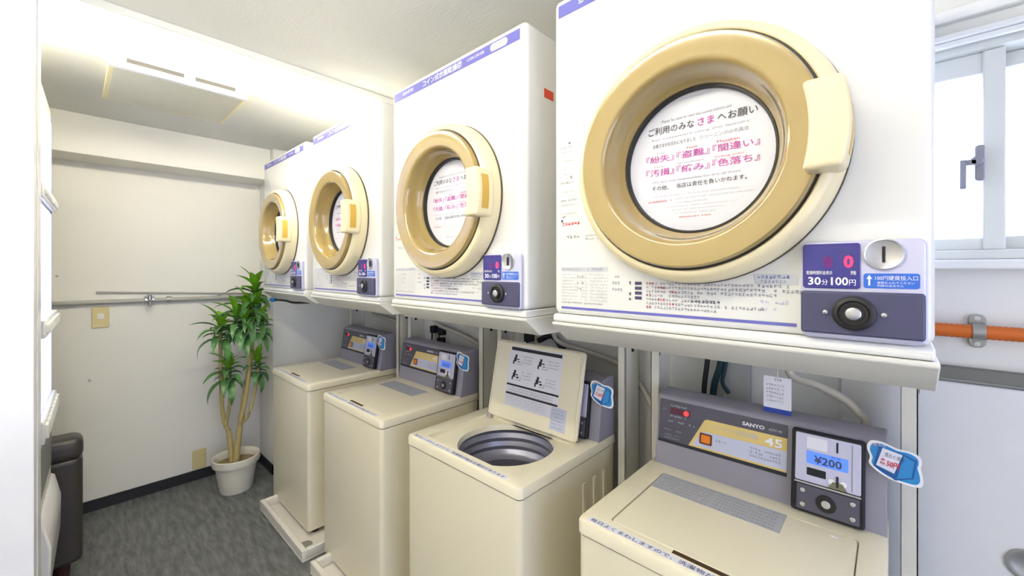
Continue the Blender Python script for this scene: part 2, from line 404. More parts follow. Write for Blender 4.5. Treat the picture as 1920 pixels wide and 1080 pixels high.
def make_dryer():
    t = thing('coin_dryer', 'white', 'clothes dryer', (-.262, .75, 1.195), 0, 'row of wall dryers')
    co = bpy.data.objects.new('cabinet', cabinet_mesh()); C.objects.link(co); co.parent = t
    MB().prism([(-.004, .004), (-.004, .014), (.0, .018), (DD, .018), (DD, 0), (.0, 0)], -DW, DW, 'x').build('bottom_rail', M_DRYS, t, .003)
    # header strip
    hs = MB().box(-.290, .282, -.0012, .0, .684, .711).build('header_strip', M_STRIP, t)
    pl = MB(); pl.prism(rrect(.179, .241, .688, .707, .009), -.0018, -.0011, 'y'); pl.build('logo_pill', M_WHITEINK, hs)
    texts('header_lettering', [('SANYO', -.236, .693, .060, .010, 0, .02), ('コイン式衣類乾燥機', -.123, .688, .188, .019, 0, .01),
              ('COIN DRYER', .087, .694, .070, .008, 0), ('4.5kg', .188, .692, .044, .011, 1)], [M_WHITEINK, M_GREYINK], hs, Matrix.Translation((0, -.0022, 0)) @ FRONT)
    cx, cz = .003, .313
    c = (cx, 0, cz)
    ring = MB(); ring.lathe([(.2165, 0), (.2170, -.003), (.2190, -.005), (.2192, -.016), (.2170, -.030), (.2120, -.041), (.2050, -.0475), (.1990, -.049), (.1970, -.0475), (.1965, -.040), (.1965, 0)], c, n=96)
    rg = ring.build('door_ring', M_CREAM, t)
    MB().lathe([(.1968, -.030), (.1968, -.046), (.1930, -.046), (.1930, -.030)], c, n=96).build('door_seal', M_BLACK, rg)
    MB().lathe([(.2155, 0), (.2205, -.0), (.2208, -.0035), (.2155, -.0045)], c, n=96).build('gap_shadow_ring', mat('dark olive gap shadow', (84, 72, 50), 0.5), rg)  # dark ring paints the shadow line between door ring and cabinet
    dr = MB().lathe([(.190, -.02), (.1935, -.048), (.1925, -.0555), (.1895, -.0590), (.180, -.0590), (.165, -.0565), (.158, -.0560), (.154, -.0558), (.1500, -.0535), (.1470, -.0485),
                     (.1445, -.040), (.1425, -.028), (.1395, -.016), (.1350, -.008), (.1310, -.003), (.1295, .004), (.1285, .0225)], c, n=96).build('door', M_GOLD, t)
    MB().lathe([(.1298, .004), (.1294, .001), (.1262, .001), (.1252, .006), (.1252, .0130)], c, n=72).build('glass_gasket', M_BLACK, dr)
    MB().lathe([(.0, .016), (.1283, .016), (.1283, .0132), (.0, .0132)], c, n=48).build('notice_disc', M_PAPER, dr)
    px = [('ご利用のみな', -.098, .066, .092, .0155, 0, .004), ('さま', .000, .066, .030, .0155, 1, .004), ('へお願い', .036, .066, .066, .0155, 0, .004),
          ('Please be sure to read this notice before use', -.07, .088, .13, .0055, 2), ('For customers using this laundry', -.09, .053, .18, .005, 2),
          ('お客さまがお忘れになりました', -.088, .039, .085, .008, 0), ('クリーニングの不具合', .004, .039, .084, .008, 2),
          ('『紛失』', -.103, .009, .058, .0145, 1, .004), ('『盗難』', -.040, .009, .062, .0145, 1, .004), ('『間違い』', .027, .009, .078, .0145, 1, .004),
          ('『汚損』', -.103, -.0185, .058, .0145, 1, .004), ('『縮み』', -.040, -.0185, .062, .0145, 1, .004), ('『色落ち』', .027, -.0185, .078, .0145, 1, .004),
          ('Loss', -.08, .026, .016, .004, 2), ('Theft', -.022, .026, .022, .004, 3), ('Mistaken', .035, .026, .038, .005, 3),
          ('Damage', -.085, -.002, .022, .004, 2), ('Shrinkage', -.038, -.002, .05, .0045, 2), ('Fading color', .032, -.002, .05, .004, 3),
          ('We are not responsible for any of these', -.09, -.034, .165, .005, 2), ('その他、', -.09, -.048, .034, .0095, 0), ('当店は責任を負いかねます。', -.040, -.048, .125, .0095, 0, .0)]
    text_mesh('notice_lettering', px, [M_INK, M_MAG, M_GREYINK, M_REDINK], dr, Matrix.Translation((cx + .004, .0122, cz)) @ FRONT @ Matrix.Scale(.93, 4))
    pr = Print(Matrix.Translation((cx + .004, .0123, cz)) @ FRONT @ Matrix.Scale(.93, 4), 3)
    pr.latin(-.085, -.062, .16, .0035, 1); pr.latin(-.098, -.072, .05, .004, 0); pr.latin(-.045, -.070, .145, .0035, 1)
    pr.latin(-.04, -.078, .06, .0035, 1); pr.latin(-.06, -.085, .13, .003, 1); pr.latin(-.05, -.092, .10, .003, 1); pr.latin(-.045, -.099, .08, .003, 1); pr.latin(-.035, -.107, .06, .003, 0)
    pr.build('notice_print', [M_REDINK, M_PALEINK], dr)
    MB().lathe([(.0, .0070), (.1255, .0070), (.1255, .0090), (.0, .0090)], c, n=48).build('window_glass', M_GLASS, dr)
    # grip: outline bends with the door rim, pocket opens to the right
    out = [(-.2535 + .44, .065), (.2305, .068)]
    z0, z1 = .250, .370; n = 10; L = []; Rr = []
    for k in range(n + 1):
        z = z0 + (z1 - z0) * k / n; q = (2.0 * k / n - 1)
        L.append((.1835 - .008 * q * q + .006, z)); Rr.append((.2285 - .0085 * q * q, z))
    poly = [(p[0] - .006 + .0, p[1]) for p in L][::-1] + [(p[0], p[1]) for p in Rr]
    g = MB(); ym = -.088
    g.prism([(x + cx - .006, z) for x, z in poly], ym, -.030, 'y'); gp = g.build('handle', M_CREAM, t, .007, 3)
    pk = [(.2287 - .0085 * (2 * (z - z0) / (z1 - z0) - 1) ** 2 + cx - .006, z) for z in [z0 + .018 + (z1 - z0 - .036) * k / 8 for k in range(9)]]
    MB().prism([(x - .004, z) for x, z in pk][::-1] + pk, -.073, -.050, 'y').build('grip_pocket', M_POCKET, gp)
    # printed panel
    P = Print(Matrix.Translation((0, -.0009, 0)) @ FRONT, 5)
    P.rect(-.282, -.165, .1135, .123, 2)
    P.line(-.28, .1155, .055, .006, 0); P.line(-.215, .1155, .04, .006, 0)
    for j in range(9): P.line(-.281, .1045 - j * .0068, .045, .0045, 2); P.line(-.232 + .0, .1045 - j * .0068, .022, .004, 2)
    for j in range(9): P.line(-.208, .1045 - j * .0068, .045, .0045, 2)
    for j in range(3): P.line(-.240, .099 - j * .013, .022, .006, 0); P.line(-.155, .101 - j * .0132, .024, .006, 0)
    for j in range(4): P.line(-.119, .088 - j * .011, .008, .0075, 1); P.rect(-.106, -.092, .088 - j * .0095, .094 - j * .0095, 1)
    P.line(-.282, .043, .11, .0045, 0)
    for j in range(7):
        wd = (.24, .25, .22, .10, .13, .20, .13)[j]; y = .0885 - j * .0075
        P.line(-.083, y, wd, .0058, 0); P.line(-.083 + .022 * (j % 3), y, .02, .0055, 3)
    P.line(.0, .0585, .05, .0065, 1)
    P.rect(.100, .158, .094, .1105, 2); P.line(.103, .103, .05, .006, 4); P.line(.108, .096, .04, .0055, 0)
    P.line(.108, .063, .045, .007, 5); P.line(.108, .053, .025, .006, 5)
    for j in range(16):
        y = .386 - j * .0098; wd = .04 if j < 9 else .045 + .002 * (j - 9)
        if j % 5 != 4: P.line(-.284, y, min(wd, .05), .0055, 0 if j % 4 == 0 else 2)
    P.line(-.263, .395, .010, .007, 1); P.line(-.258, .318, .010, .007, 1)
    P.rect(-.283, -.278, .2235, .2285, 1); P.line(-.280, .232, .014, .005, 1)
    P.line(-.280, .214, .055, .0085, 3); P.line(-.276, .185, .045, .009, 0); P.line(-.22, .188, .05, .006, 2); P.line(-.22, .18, .05, .006, 2)
    P.rect(-.282, .156, .0305, .0355, 6)
    P.build('printed_instructions', [M_GREYINK, M_NAVY, M_PALEINK, M_REDINK, M_BLUEINK, M_LILAC, M_STRIP], t)
    # coin unit
    cu = MB().prism(rrect(.163, .295, .0195, .158, .009), -.012, .0, 'y').build('coin_unit', M_LILAC, t, .003)
    dp = MB().prism(rrect(.1655, .2305, .091, .1545, .004), -.0145, -.0118, 'y').build('display_window', M_DISP, cu, .001)
    text_mesh('display_lettering', [('30', .172, .0955, .015, .0115, 0, .02), ('分', .188, .0957, .007, .008, 0), ('100', .1985, .0955, .019, .0115, 0, .02), ('円', .2185, .0957, .007, .008, 0),
              ('乾燥時間料金表示', .170, .1105, .030, .0055, 0), ('残', .220, .1105, .006, .0055, 0)], M_WHITEINK, cu, Matrix.Translation((0, -.0149, 0)) @ FRONT)
    text_mesh('lit_digit', [('0', .2125, .120, .0105, .0175, 0, .03)], M_LED, cu, Matrix.Translation((0, -.0149, 0)) @ FRONT)
    text_mesh('dim_digit', [('8', .190, .120, .010, .0165, 0, .04)], mat('dim magenta digit', (96, 16, 110), 0.4, emit=(150, 0, 90), estr=.12), cu, Matrix.Translation((0, -.0149, 0)) @ FRONT)
    MB().lathe([(.021, -.0115), (.021, -.015), (.0195, -.0155), (.018, -.0145), (.0, -.0138)], (.254, 0, .138), n=32).build('coin_slot_plate', M_CHROME, cu)
    MB().box(.2525, .2555, -.0165, -.0135, .128, .148).build('coin_slot', M_SLOT, cu)
    MB().prism(rrect(.2335, .2885, .0925, .1125, .003), -.0128, -.0118, 'y').build('blue_sticker', M_BLUE, cu)
    ar = MB(); ar.prism([(.2385, .096), (.2405, .096), (.2405, .105), (.2425, .105), (.2395, .1105), (.2365, .105), (.2385, .105)], -.0134, -.0126, 'y'); ar.build('arrow_mark', M_WHITEINK, cu)
    text_mesh('sticker_lettering', [('100円硬貨投入口', .2455, .1035, .041, .006, 0), ('硬貨を入れてください', .2475, .0985, .036, .0032, 0), ('釣銭は出ません', .2475, .0948, .026, .0028, 0)], M_WHITEINK, cu, Matrix.Translation((0, -.0131, 0)) @ FRONT)
    MB().prism(rrect(.1635, .2935, .0265, .087, .004), -.019, -.0115, 'y').build('lock_plate', M_NAVY, cu, .0025)
    MB().lathe([(.0235, -.0185), (.0235, -.023), (.021, -.0255), (.0175, -.026), (.0155, -.0235), (.0115, -.0235), (.011, -.027), (.0, -.027)], (.2235, 0, .0575), n=36).build('lock_collar', M_BLACK, cu)
    lk = MB().lathe([(.0085, -.0265), (.0085, -.029), (.0075, -.0298), (.0, -.0298)], (.2235, 0, .0575), n=24)
    lk.build('key_lock', M_CHROME, cu)
    for sx in (-.031, .031):
        MB().lathe([(.0032, -.0185), (.003, -.022), (.0, -.023)], (.2235 + sx, 0, .0575), n=14).build('screw', M_CHROME, cu)
    return t

dryer = make_dryer()
dryers = [dryer] + [dup(dryer) for k in range(3)]
DL = ['nearest and largest white coin dryer, hung beside the window',
      'white coin dryer with an orange-red sticker on its side, above the open washer',
      'white coin dryer second from the plant end, above the second closed washer from the plant',
      'farthest white coin dryer, hung at the plant end of the row']
for k, o in enumerate(dryers):
    o.location.x = -.262 - PITCH * k; o['label'] = DL[k]
MB().box(DW, DW + .001, .069, .107, .557, .580).build('warning_sticker', M_RED, dryers[1])

# ---------------------------------------------------------------- dryer stands
def make_stand():
    t = thing('dryer_stand', 's', 'dryer stand', (-.262, .75, 0), 0, 'steel stands under the dryers')
    sh = [(-.006, 1.1945), (-.006, 1.188), (.050, 1.147), (.565, 1.147), (.565, 1.1945)]
    MB().prism(sh, -DW - .002, DW + .004, 'x').build('shelf', M_STAND, t, .002)
    for s in (-1, 1):
        x0, x1 = (-.299, -.273) if s < 0 else (.277, .305)
        l = MB().box(x0, x1, .50, .506, 0.006, 1.147).box(x0 if s < 0 else x1 - .005, x0 + .005 if s < 0 else x1, .50, .60, 0.006, 1.147).box(x0, x1, .594, .60, 0.006, 1.147)
        lg = l.build('leg', M_STAND, t, .0015)
        MB().box(x0 - .005, x1 + .005, .49, .61, 0, .008).build('foot_plate', M_STAND, lg)
        MB().lathe([(.008, .0), (.008, .002), (.0, .003)], ((x0 + .005 if s < 0 else x1), .55, 1.04), 'x', 12).build('bolt', M_SLOT, lg)
    MB().box(-.29, .296, .575, .60, .30, .33).build('crossbar', M_STAND, t, .002)
    return t
st = make_stand(); stands = [st] + [dup(st) for k in range(3)]
SL = ['ivory steel stand with shelf and legs carrying the big dryer by the window',
      'ivory steel stand carrying the dryer that has the orange-red side sticker',
      'ivory steel stand carrying the dryer second from the plant end',
      'ivory steel stand at the plant end carrying the farthest dryer']
for k, o in enumerate(stands): o.location.x = -.262 - PITCH * k; o['label'] = SL[k]

# ---------------------------------------------------------------- washing machines
WWH, ZT = .26, .7395
LX0, LX1, LY0, LY1 = -.198, .216, .042, .335
def cover_mesh(hole):
    bm = bmesh.new()
    def loop(pts, z):
        vs = [bm.verts.new((x, y, z)) for x, y in pts]; return vs
    def bridge(a, b):
        n = len(a)
        for i in range(n): bm.faces.new((a[i], a[(i + 1) % n], b[(i + 1) % n], b[i]))
    def edges(vs): return [bm.edges.get((vs[i], vs[(i + 1) % len(vs)])) or bm.edges.new((vs[i], vs[(i + 1) % len(vs)])) for i in range(len(vs))]
    prev = None
    for ins, z in ((.002, ZT - .033), (0, ZT - .031), (0, ZT - .008), (.002, ZT - .003), (.007, ZT)):
        l = loop(rrect(-WWH + ins, WWH - ins, ins, .50 - ins, .018 - ins * .5, 5), z)
        if prev: bridge(prev, l)
        prev = l
    top = prev
    rec = loop(rrect(LX0, LX1, LY0, LY1, .012, 4), ZT)
    bmesh.ops.triangle_fill(bm, use_beauty=True, edges=edges(top) + edges(rec))
    low = loop(rrect(LX0, LX1, LY0, LY1, .012, 4), ZT - .0125); bridge(rec, low)
    if hole:
        h = loop(circ(.02, .200, .160, 48), ZT - .0125); bmesh.ops.triangle_fill(bm, use_beauty=True, edges=edges(low) + edges(h))
        h2 = loop(circ(.02, .200, .156, 48), ZT - .03); bridge(h, h2)
    else:
        bm.faces.new(low)
    bmesh.ops.recalc_face_normals(bm, faces=bm.faces)
    me = bpy.data.meshes.new('top_cover'); bm.to_mesh(me); bm.free(); me.materials.append(M_BEIGE)
    for p in me.polygons: p.use_smooth = True
    me.set_sharp_from_angle(angle=R(35))
    return me

def lid_matrix(open_):
    # lid frame: hinge along x, lid extends to -y, top at z = 0
    T = Matrix.Translation((0, LY1 - .002, ZT + .0005))
    return T @ Matrix.Rotation(R(-101.5), 4, 'X') if open_ else T

def make_washer(open_, strip):
    t = thing('washing_machine', 'w', 'washing machine', (-.265, .778, .012), 0, 'row of top-loading washers')
    b = MB(); b.prism(rrect(-WWH + .0035, WWH - .0035, .0035, .495, .016, 5), .022, ZT - .0355, 'z')
    if open_:
        b.f = [q for q in b.f if not (len(q) > 4 and b.v[q[0]].z > .5)]; b.m = [0] * len(b.f)
    bd = b.build('body', M_BEIGE, t)
    bm = MB()
    for yy in (.30, .36, .42): bm.box(WWH - .0040, WWH + .0005, yy - .008, yy + .008, .06, .64)
    bm.build('side_rib', M_BEIGE, bd, .0015)
    for sx in (-.22, .22):
        for sy in (.05, .42): MB().cyl((sx, sy, 0), .02, 0, .0235, 'z', 16).build('foot', M_BLACK, t)
    co = bpy.data.objects.new('top_cover', cover_mesh(open_)); C.objects.link(co); co.parent = t
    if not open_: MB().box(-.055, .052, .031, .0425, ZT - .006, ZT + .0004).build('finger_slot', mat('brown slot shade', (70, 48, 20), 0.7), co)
    if open_:
        prof = [(.156, -.03), (.165, -.032), (.168, -.045), (.160, -.06), (.166, -.075), (.160, -.09), (.166, -.105), (.158, -.118), (.150, -.125), (.138, -.13), (.138, -.36), (.10, -.375), (.04, -.37), (.02, -.34), (.0, -.335)]
        MB().lathe([(r, ZT + z) for r, z in prof], (.02, .200, 0), 'z', 56).build('wash_drum', M_TUB, t)
    LM = lid_matrix(open_)
    l = MB(); l.M = LM; W = LY1 - LY0
    l.prism(rrect(LX0 + .0025, LX1 - .0025, -W + .004, -.001, .012, 4), -.0115, -.0008, 'z')
    if open_:
        l.box(LX0 + .006, LX0 + .012, -W + .01, -.006, -.016, -.011).box(LX1 - .012, LX1 - .006, -W + .01, -.006, -.016, -.011).box(LX0 + .006, LX1 - .006, -W + .008, -W + .014, -.016, -.011)
    lid = l.build('lid', M_BEIGE, t, .0025)
    if open_:
        # guide sheet stuck under the lid (faces the room)
        MU = LM @ Matrix.Translation((0, 0, -.0118)) @ Matrix.Rotation(R(180), 4, 'X')   # text x -> x, text y -> up the open lid
        q = MB(); q.M = MU; q.box(-.118, .128, .052, .272, -.0006, .0003); q.build('guide_sheet', M_PAPER, lid)
        P = Print(MU @ Matrix.Translation((0, 0, .0007)), 9)
        P.rect(-.113, .123, .256, .268, 0); P.rect(-.116, .126, .126, .133, 0); P.rect(-.116, .126, .094, .101, 0)
        for (x, y) in ((-.095, .205), (.025, .205), (-.092, .148), (.020, .142)):
            P.rect(x + .004, x + .014, y + .026, y + .036, 0); P.rect(x, x + .012, y + .010, y + .026, 0); P.rect(x + .010, x + .026, y + .018, y + .022, 0); P.rect(x - .004, x + .003, y, y + .014, 0)
            P.rect(x + .014, x + .040, y + .001, y + .003, 1); P.rect(x + .038, x + .040, y + .001, y + .016, 1); P.rect(x + .018, x + .030, y + .008, y + .014, 0 if y < .15 else 1)
            for j in range(3): P.line(x + .044, y + .03 - j * .011, .05, .006, 1)
        for j in range(3): P.line(-.105, .116 - j * .0085, .21, .0055, 1)
        for j in range(4): P.line(-.108, .084 - j * .008, .19, .005, 2)
        P.build('guide_print', [M_INK, M_GREYINK, M_PALEINK], lid)
        q = MB(); q.M = MU; q.box(.102, .165, .018, .092, .0004, .0012); q.build('small_label', M_LAV, lid)
        P = Print(MU @ Matrix.Translation((0, 0, .0015)), 10)
        for j in range(6): P.line(.106, .080 - j * .011, .055, .006, 0)
        P.build('small_label_print', [M_GREYINK], lid)
        MB().cyl((LX0 + .012, LY1 - .012, 0), .008, ZT - .012, ZT + .006, 'z', 16).build('hinge_cap', M_CHROME, t, .002)
    else:
        q = MB(); q.box(-.195, .090, .245, .333, ZT - .0002, ZT + .0006); q.build('lid_label', M_SILVER, lid)
        P = Print(Matrix.Translation((0, 0, ZT + .0009)), 11)
        for j in range(6): P.line(-.188, .320 - j * .0145, .13, .008, 0); P.line(-.05, .320 - j * .0145, .13, .008, 0)
        P.build('lid_print', [M_GREYINK], lid)
        MB().lathe([(.0075, 0), (.007, .0012), (.0, .0015)], (.176, .315, ZT - .0002), 'z', 16).build('lid_pad', M_TRAY, lid)
    # front text strip
    q = MB(); q.box(-.235, .20, .008, .026, ZT - .0004, ZT + .0006); sp = q.build('text_strip', M_PAPER, t)
    text_mesh('strip_lettering', [('毎日よくまわしますので、洗濯物が絡まる場合があります', -.230, .0105, .42, .0125, 0, .01)], M_NAVY, sp, Matrix.Translation((0, 0, ZT + .0009)))
    # console
    K = [(.384, ZT - .003), (.4105, ZT + .186), (.414, ZT + .192), (.420, ZT + .195), (.472, ZT + .202), (.49, ZT + .196), (.49, ZT - .003)]
    cn = MB().prism(K, -.243, .258, 'x').build('console', M_CONS, t, .003)
    SM = Matrix.Translation((0, .384, ZT)) @ Matrix.Rotation(R(-8.0), 4, 'X') @ FRONT       # plane (x, s) on the sloping console face, +z out
    def on(poly, a, b_, m, name, parent, bev=0.0):
        q = MB(); q.M = SM; q.prism(poly, a, b_, 'z'); return q.build(name, m, parent, bev)
    on(rrect(-.237, .080, .064, .183, .003), -.002, .0010, M_PANEL, 'control_panel', cn)
    on([(-.151, .072), (.0795, .072), (.0795, .152), (-.106, .152), (-.112, .148)], .0005, .0016, M_YELLOW, 'yellow_label', cn)
    on([(-.141, .077), (.0795, .077), (.0795, .1215), (-.112, .119), (-.118, .116)], .0012, .0022, M_LAV, 'lavender_label', cn)
    on([(-.237, .0625), (.080, .0625), (.080, .0715), (-.237, .0705)], .0008, .0014, M_INK, 'ruler_band', cn)
    on(rrect(-.122, -.090, .0855, .1145, .003), .0012, .004, mat('brown bezel', (110, 52, 24), 0.4), 'button_bezel', cn, .001)
    on(rrect(-.1175, -.0945, .0905, .1105, .002), .003, .006, M_ORANGE, 'start_button', cn, .001)
    on(rrect(-.206, -.150, .146, .163, .002), .0008, .0014, mat('dark red lens', (96, 40, 62), 0.25), 'lamp_window', cn)
    on(circ(-.161, .1545, .0068, 20), .001, .0025, M_LEDW, 'red_lamp', cn)
    texts('console_lettering', [('SANYO', -.019, .160, .050, .0095, 0, .03), ('ASW-45', .040, .1615, .028, .006, 1), ('ファジィ全自動', -.098, .131, .115, .014, 2), ('45', .032, .125, .038, .020, 0, .02), ('スタート', -.082, .100, .028, .007, 3)],
              [M_WHITEINK, M_PALEINK, M_PALEINK, M_INK], cn, SM @ Matrix.Translation((0, 0, .0024)))
    P = Print(SM @ Matrix.Translation((0, 0, .0018)), 12)
    P.line(-.205, .166, .05, .006, 0); P.line(-.228, .152, .016, .006, 1); P.line(-.205, .137, .05, .006, 0)
    for j in range(3): P.line(-.212 + j * .03, .122, .022, .006, 0)
    P.line(-.222, .097, .06, .006, 1); P.line(-.22, .083, .05, .006, 1); P.line(-.22, .075, .05, .006, 1)
    P.build('console_print', [M_PALEINK, M_GREYINK], cn)
    P = Print(SM @ Matrix.Translation((0, 0, .0026)), 13)
    for j in range(3): P.line(.0, .105 - j * .009, .07, .0065, 0)
    P.build('label_print', [M_GREYINK], cn)
    # coin module
    md = on(rrect(.091, .223, .003, .185, .005), .0, .018, M_SLOT, 'coin_module', t, .003)
    on(rrect(.0985, .2165, .071, .178, .003), .017, .0195, M_LILAC, 'module_face', md, .001)
    on(rrect(.120, .195, .1125, .1405, .002), .019, .0204, M_LCD, 'price_display', md, .0005)
    text_mesh('price_lettering', [('¥200', .134, .116, .050, .0175, 0, .02), ('料金', .165, .136, .018, .0035, 0)], M_NAVY, md, SM @ Matrix.Translation((0, 0, .0208)))
    on(rrect(.121, .156, .087, .1035, .0015), .019, .0203, M_SLOT, 'card_window', md)
    on(rrect(.174, .1775, .1495, .172, .0008), .019, .0202, M_SLOT, 'coin_slot', md)
    on(rrect(.120, .158, .146, .172, .002), .019, .0198, M_PAPER, 'plain_plate', md)
    on([(.160, .0715), (.194, .0715), (.1855, .086), (.1685, .086)], .019, .0208, mat('olive coin return', (130, 126, 96), 0.5), 'return_lever', md)
    on(rrect(.1745, .1785, .076, .099, .0008), .0195, .0215, M_SLOT, 'return_slot', md)
    for x in (.166, .187): on(circ(x, .0855, .006, 14), .019, .0206, M_WHITEINK, 'return_mark', md)
    on(rrect(.2005, .2025, .075, .174, .0006), .019, .0198, M_CONS, 'groove', md)
    on([(.098, .066), (.217, .066), (.217, .0695), (.098, .0695)], .017, .0215, M_CHROME, 'chrome_bar', md)
    on(rrect(.102, .2145, .008, .0635, .003), .017, .0205, M_PANEL, 'lower_plate', md, .001)
    on(circ(.157, .034, .0185, 28), .020, .0225, M_BLACK, 'lock_ring', md, .001)
    on(circ(.157, .034, .0085, 20), .022, .026, M_CHROME, 'key_lock', md, .001)
    for x, s in ((.114, .051), (.114, .020), (.203, .051), (.203, .020)): on(circ(x, s, .0052, 14), .020, .0235, M_CHROME, 'bolt_cap', md, .0012)
    return t
wc = make_washer(False, True); wo = make_washer(True, True)
washers = [wc, wo, dup(wc), dup(wc)]
WL = ['beige top-loading washer at the front right, lid shut, below the big dryer by the window',
      'beige washer with its lid standing open and the drum showing',
      'beige washer with shut lid standing beside the open one, second from the plant',
      'farthest beige washer with shut lid, next to the potted plant']
for k, o in enumerate(washers): o.location.x = -.265 - PITCH * k; o['label'] = WL[k]

# drip trays
def make_tray():
    t = thing('drip_tray', 't', 'drip tray', (-.16, .70, 0), 0, 'trays under the washers')
    m = MB().box(-.30, .303, 0, .545, 0, .010)
    m.box(-.30, .303, 0, .022, .010, .053).box(-.30, .303, .525, .545, .010, .053).box(-.30, -.278, .022, .525, .010, .053).box(.281, .303, .022, .525, .010, .053)
    m.build('pan', M_TRAY, t, .004)
    MB().lathe([(.03, .0105), (.03, .013), (.02, .0135), (.0, .0118)], (.20, .052, 0), 'z', 20).build('drain_cap', M_STEEL, t)
    return t
tr = make_tray(); trays = [tr] + [dup(tr) for k in range(3)]
TL = ['ivory drip tray under the front right washer', 'ivory drip tray under the washer with the open lid', 'ivory drip tray under the washer beside the open one, nearer of the two trays seen',
      'ivory drip tray on the floor under the farthest washer']
for k, o in enumerate(trays): o.location.x = -.16 - PITCH * k; o['label'] = TL[k]

# price cards stuck on the consoles
def make_card():
    t = thing('price_card', 'c', 'price card', (0, 1.165, .875), 0, 'blue price cards on the consoles')
    def blob(s):
        pts = [(-.043, .060), (-.036, .070), (-.018, .071), (.004, .0635), (.024, .063), (.038, .056), (.0405, .044), (.0385, .034), (.042, .018), (.042, .004), (.034, -.004), (.010, -.0035), (-.010, .0005), (-.028, .010), (-.040, .022), (-.0385, .036), (-.043, .050)]
        cx, cz = 0, .033
        p = bez([(cx + (x - cx) * s, 0, cz + (z - cz) * s) for x, z in pts + pts[:1]], 4)[:-1]
        return [(q.x, q.z) for q in p]
    MB().prism(blob(1.0), -.0, .0022, 'y').build('card', M_WHITEINK, t)
    MB().prism(blob(.88), -.0008, .0005, 'y').build('blue_field', M_POP, t)
    q = MB(); q.prism([(-.033, .019), (.0015, -.0005), (.028, .011), (.033, .048), (.0123, .056), (-.024, .061)], -.0014, -.0006, 'y'); q.build('packet_outline', M_POPD, t)
    q = MB(); q.prism([(-.0286, .0219), (-.0007, .0125), (.0123, .0533), (-.0184, .0597)], -.0019, -.0012, 'y'); q.build('packet_label', M_PAPER, t)
    q = MB(); q.prism([(.0032, .0035), (.0253, .0125), (.0300, .0455), (.0140, .0525)], -.0019, -.0012, 'y'); q.build('packet_side', M_POP, t)
    TM = Matrix.Translation((-.0255, -.0024, .0262)) @ FRONT @ Matrix.Rotation(R(-9), 4, 'Z')
    texts('price_lettering', [('各', .002, .0, .009, .014, 0, .03), ('50円', .0125, .0, .0195, .013, 0, .03), ('洗たく洗剤', .007, .0185, .030, .009, 1)], [M_REDINK, M_NAVY], t, TM)
    text_mesh('card_heading', [('おトク', -.033, .0605, .020, .0065, 0, .02)], mat('peach ink', (244, 190, 150), 0.5), t, Matrix.Translation((0, -.0013, 0)) @ FRONT)
    return t
pc = make_card(); cards = [pc] + [dup(pc) for k in range(3)]
CL = ['blue price card stuck on the front right washer console', 'blue price card beside the open lid', 'blue price card on the console of the washer second from the plant', 'small blue price card on the farthest washer console']
for k, o in enumerate(cards):
    o.location = (.004 - PITCH * k, 1.160, .877); o.rotation_euler = (R(-6), 0, 0); o['label'] = CL[k]

# ---------------------------------------------------------------- hoses, cables and things on the back wall
def single(name, mb, m, label, cat, group=None, bevel=0.0):
    return tag(mb.build(name, m, None, bevel), label, cat, group)
HZ = [([(-.215, 1.34, 1.147), (-.205, 1.338, 1.030), (-.146, 1.335, 1.009), (-.091, 1.333, .985), (-.060, 1.333, .956), (-.045, 1.335, .926), (-.040, 1.34, .80)], .0105, 'ivory hose curving down behind the front right washer console'),
      ([(-1.06, 1.385, 1.147), (-1.034, 1.385, 1.020), (-.904, 1.385, .991), (-.742, 1.385, .958), (-.659, 1.385, .894), (-.60, 1.385, .785), (-.585, 1.385, .60)], .0095, 'ivory hose slanting down behind the open washer lid'),
      ([(-1.90, 1.38, 1.147), (-1.865, 1.38, 1.02), (-1.657, 1.38, .975), (-1.493, 1.38, .923), (-1.45, 1.38, .78)], .0095, 'ivory hose above the console of the washer second from the plant'),
      ([(-2.58, 1.38, 1.147), (-2.56, 1.38, 1.02), (-2.411, 1.38, .999), (-2.208, 1.38, .967), (-2.16, 1.38, .80)], .0095, 'ivory hose above the farthest washer console')]
for p, r, lb in HZ: single('drain_hose', MB().tube(bez(p, 8), r, 12), M_HOSE, lb, 'hose', 'hoses behind the washers')
def outlet(x, z, label, plugs, m_c):
    t = thing('power_outlet', label, 'power outlet', (x, YB, z), 0, 'outlets behind the washers')
    MB().prism(rrect(-.06, .06, -.055, .055, .006), -.008, 0, 'y').build('wall_plate', M_PLATE if not plugs else M_TRAY, t, .002)
    for k, (dx, dz) in enumerate(plugs):
        pg = MB().prism(rrect(dx - .016, dx + .016, dz - .02, dz + .02, .005), -.045, -.006, 'y').build('plug', M_CABLE, t, .003)
        MB().tube(bez([(dx, -.04, dz - .012), (dx + .01, -.05, dz - .06), (dx + (.10 if k % 2 else -.05), -.03, dz - .10), (dx + .05, -.03, dz - .35)], 8), .0045, 8).build('cord', m_c, pg)
    return t
outlet(-1.86, .950, 'outlet with black plugs and cords above the console of the washer second from the plant', [(-.035, .025), (.035, .02), (.03, -.035)], M_CABLE)
o2 = outlet(-1.16, .99, 'outlet with a dark plug above the open lid', [(-.03, .02)], M_CABLE)
q = MB(); q.M = Matrix.Translation((1.16, -YB, -.99))
q.tube(bez([(-1.14, 1.400, 1.00), (-1.07, 1.404, 1.028), (-1.02, 1.405, .985), (-.995, 1.405, .955), (-.97, 1.406, .90), (-.95, 1.406, .75)], 8), .013, 10).build('thick_cord', M_CABLE, o2)
cb = thing('cable_bundle', 'dark teal cables hanging from the big dryer behind the front right console', 'cables', (-.40, 1.375, .90))
MB().tube(bez([(-.018, 0, .246), (-.030, .0, .12), (-.040, 0, .02), (-.04, .01, -.12)], 8), .008, 8).build('black_cable', M_CABLE, cb)
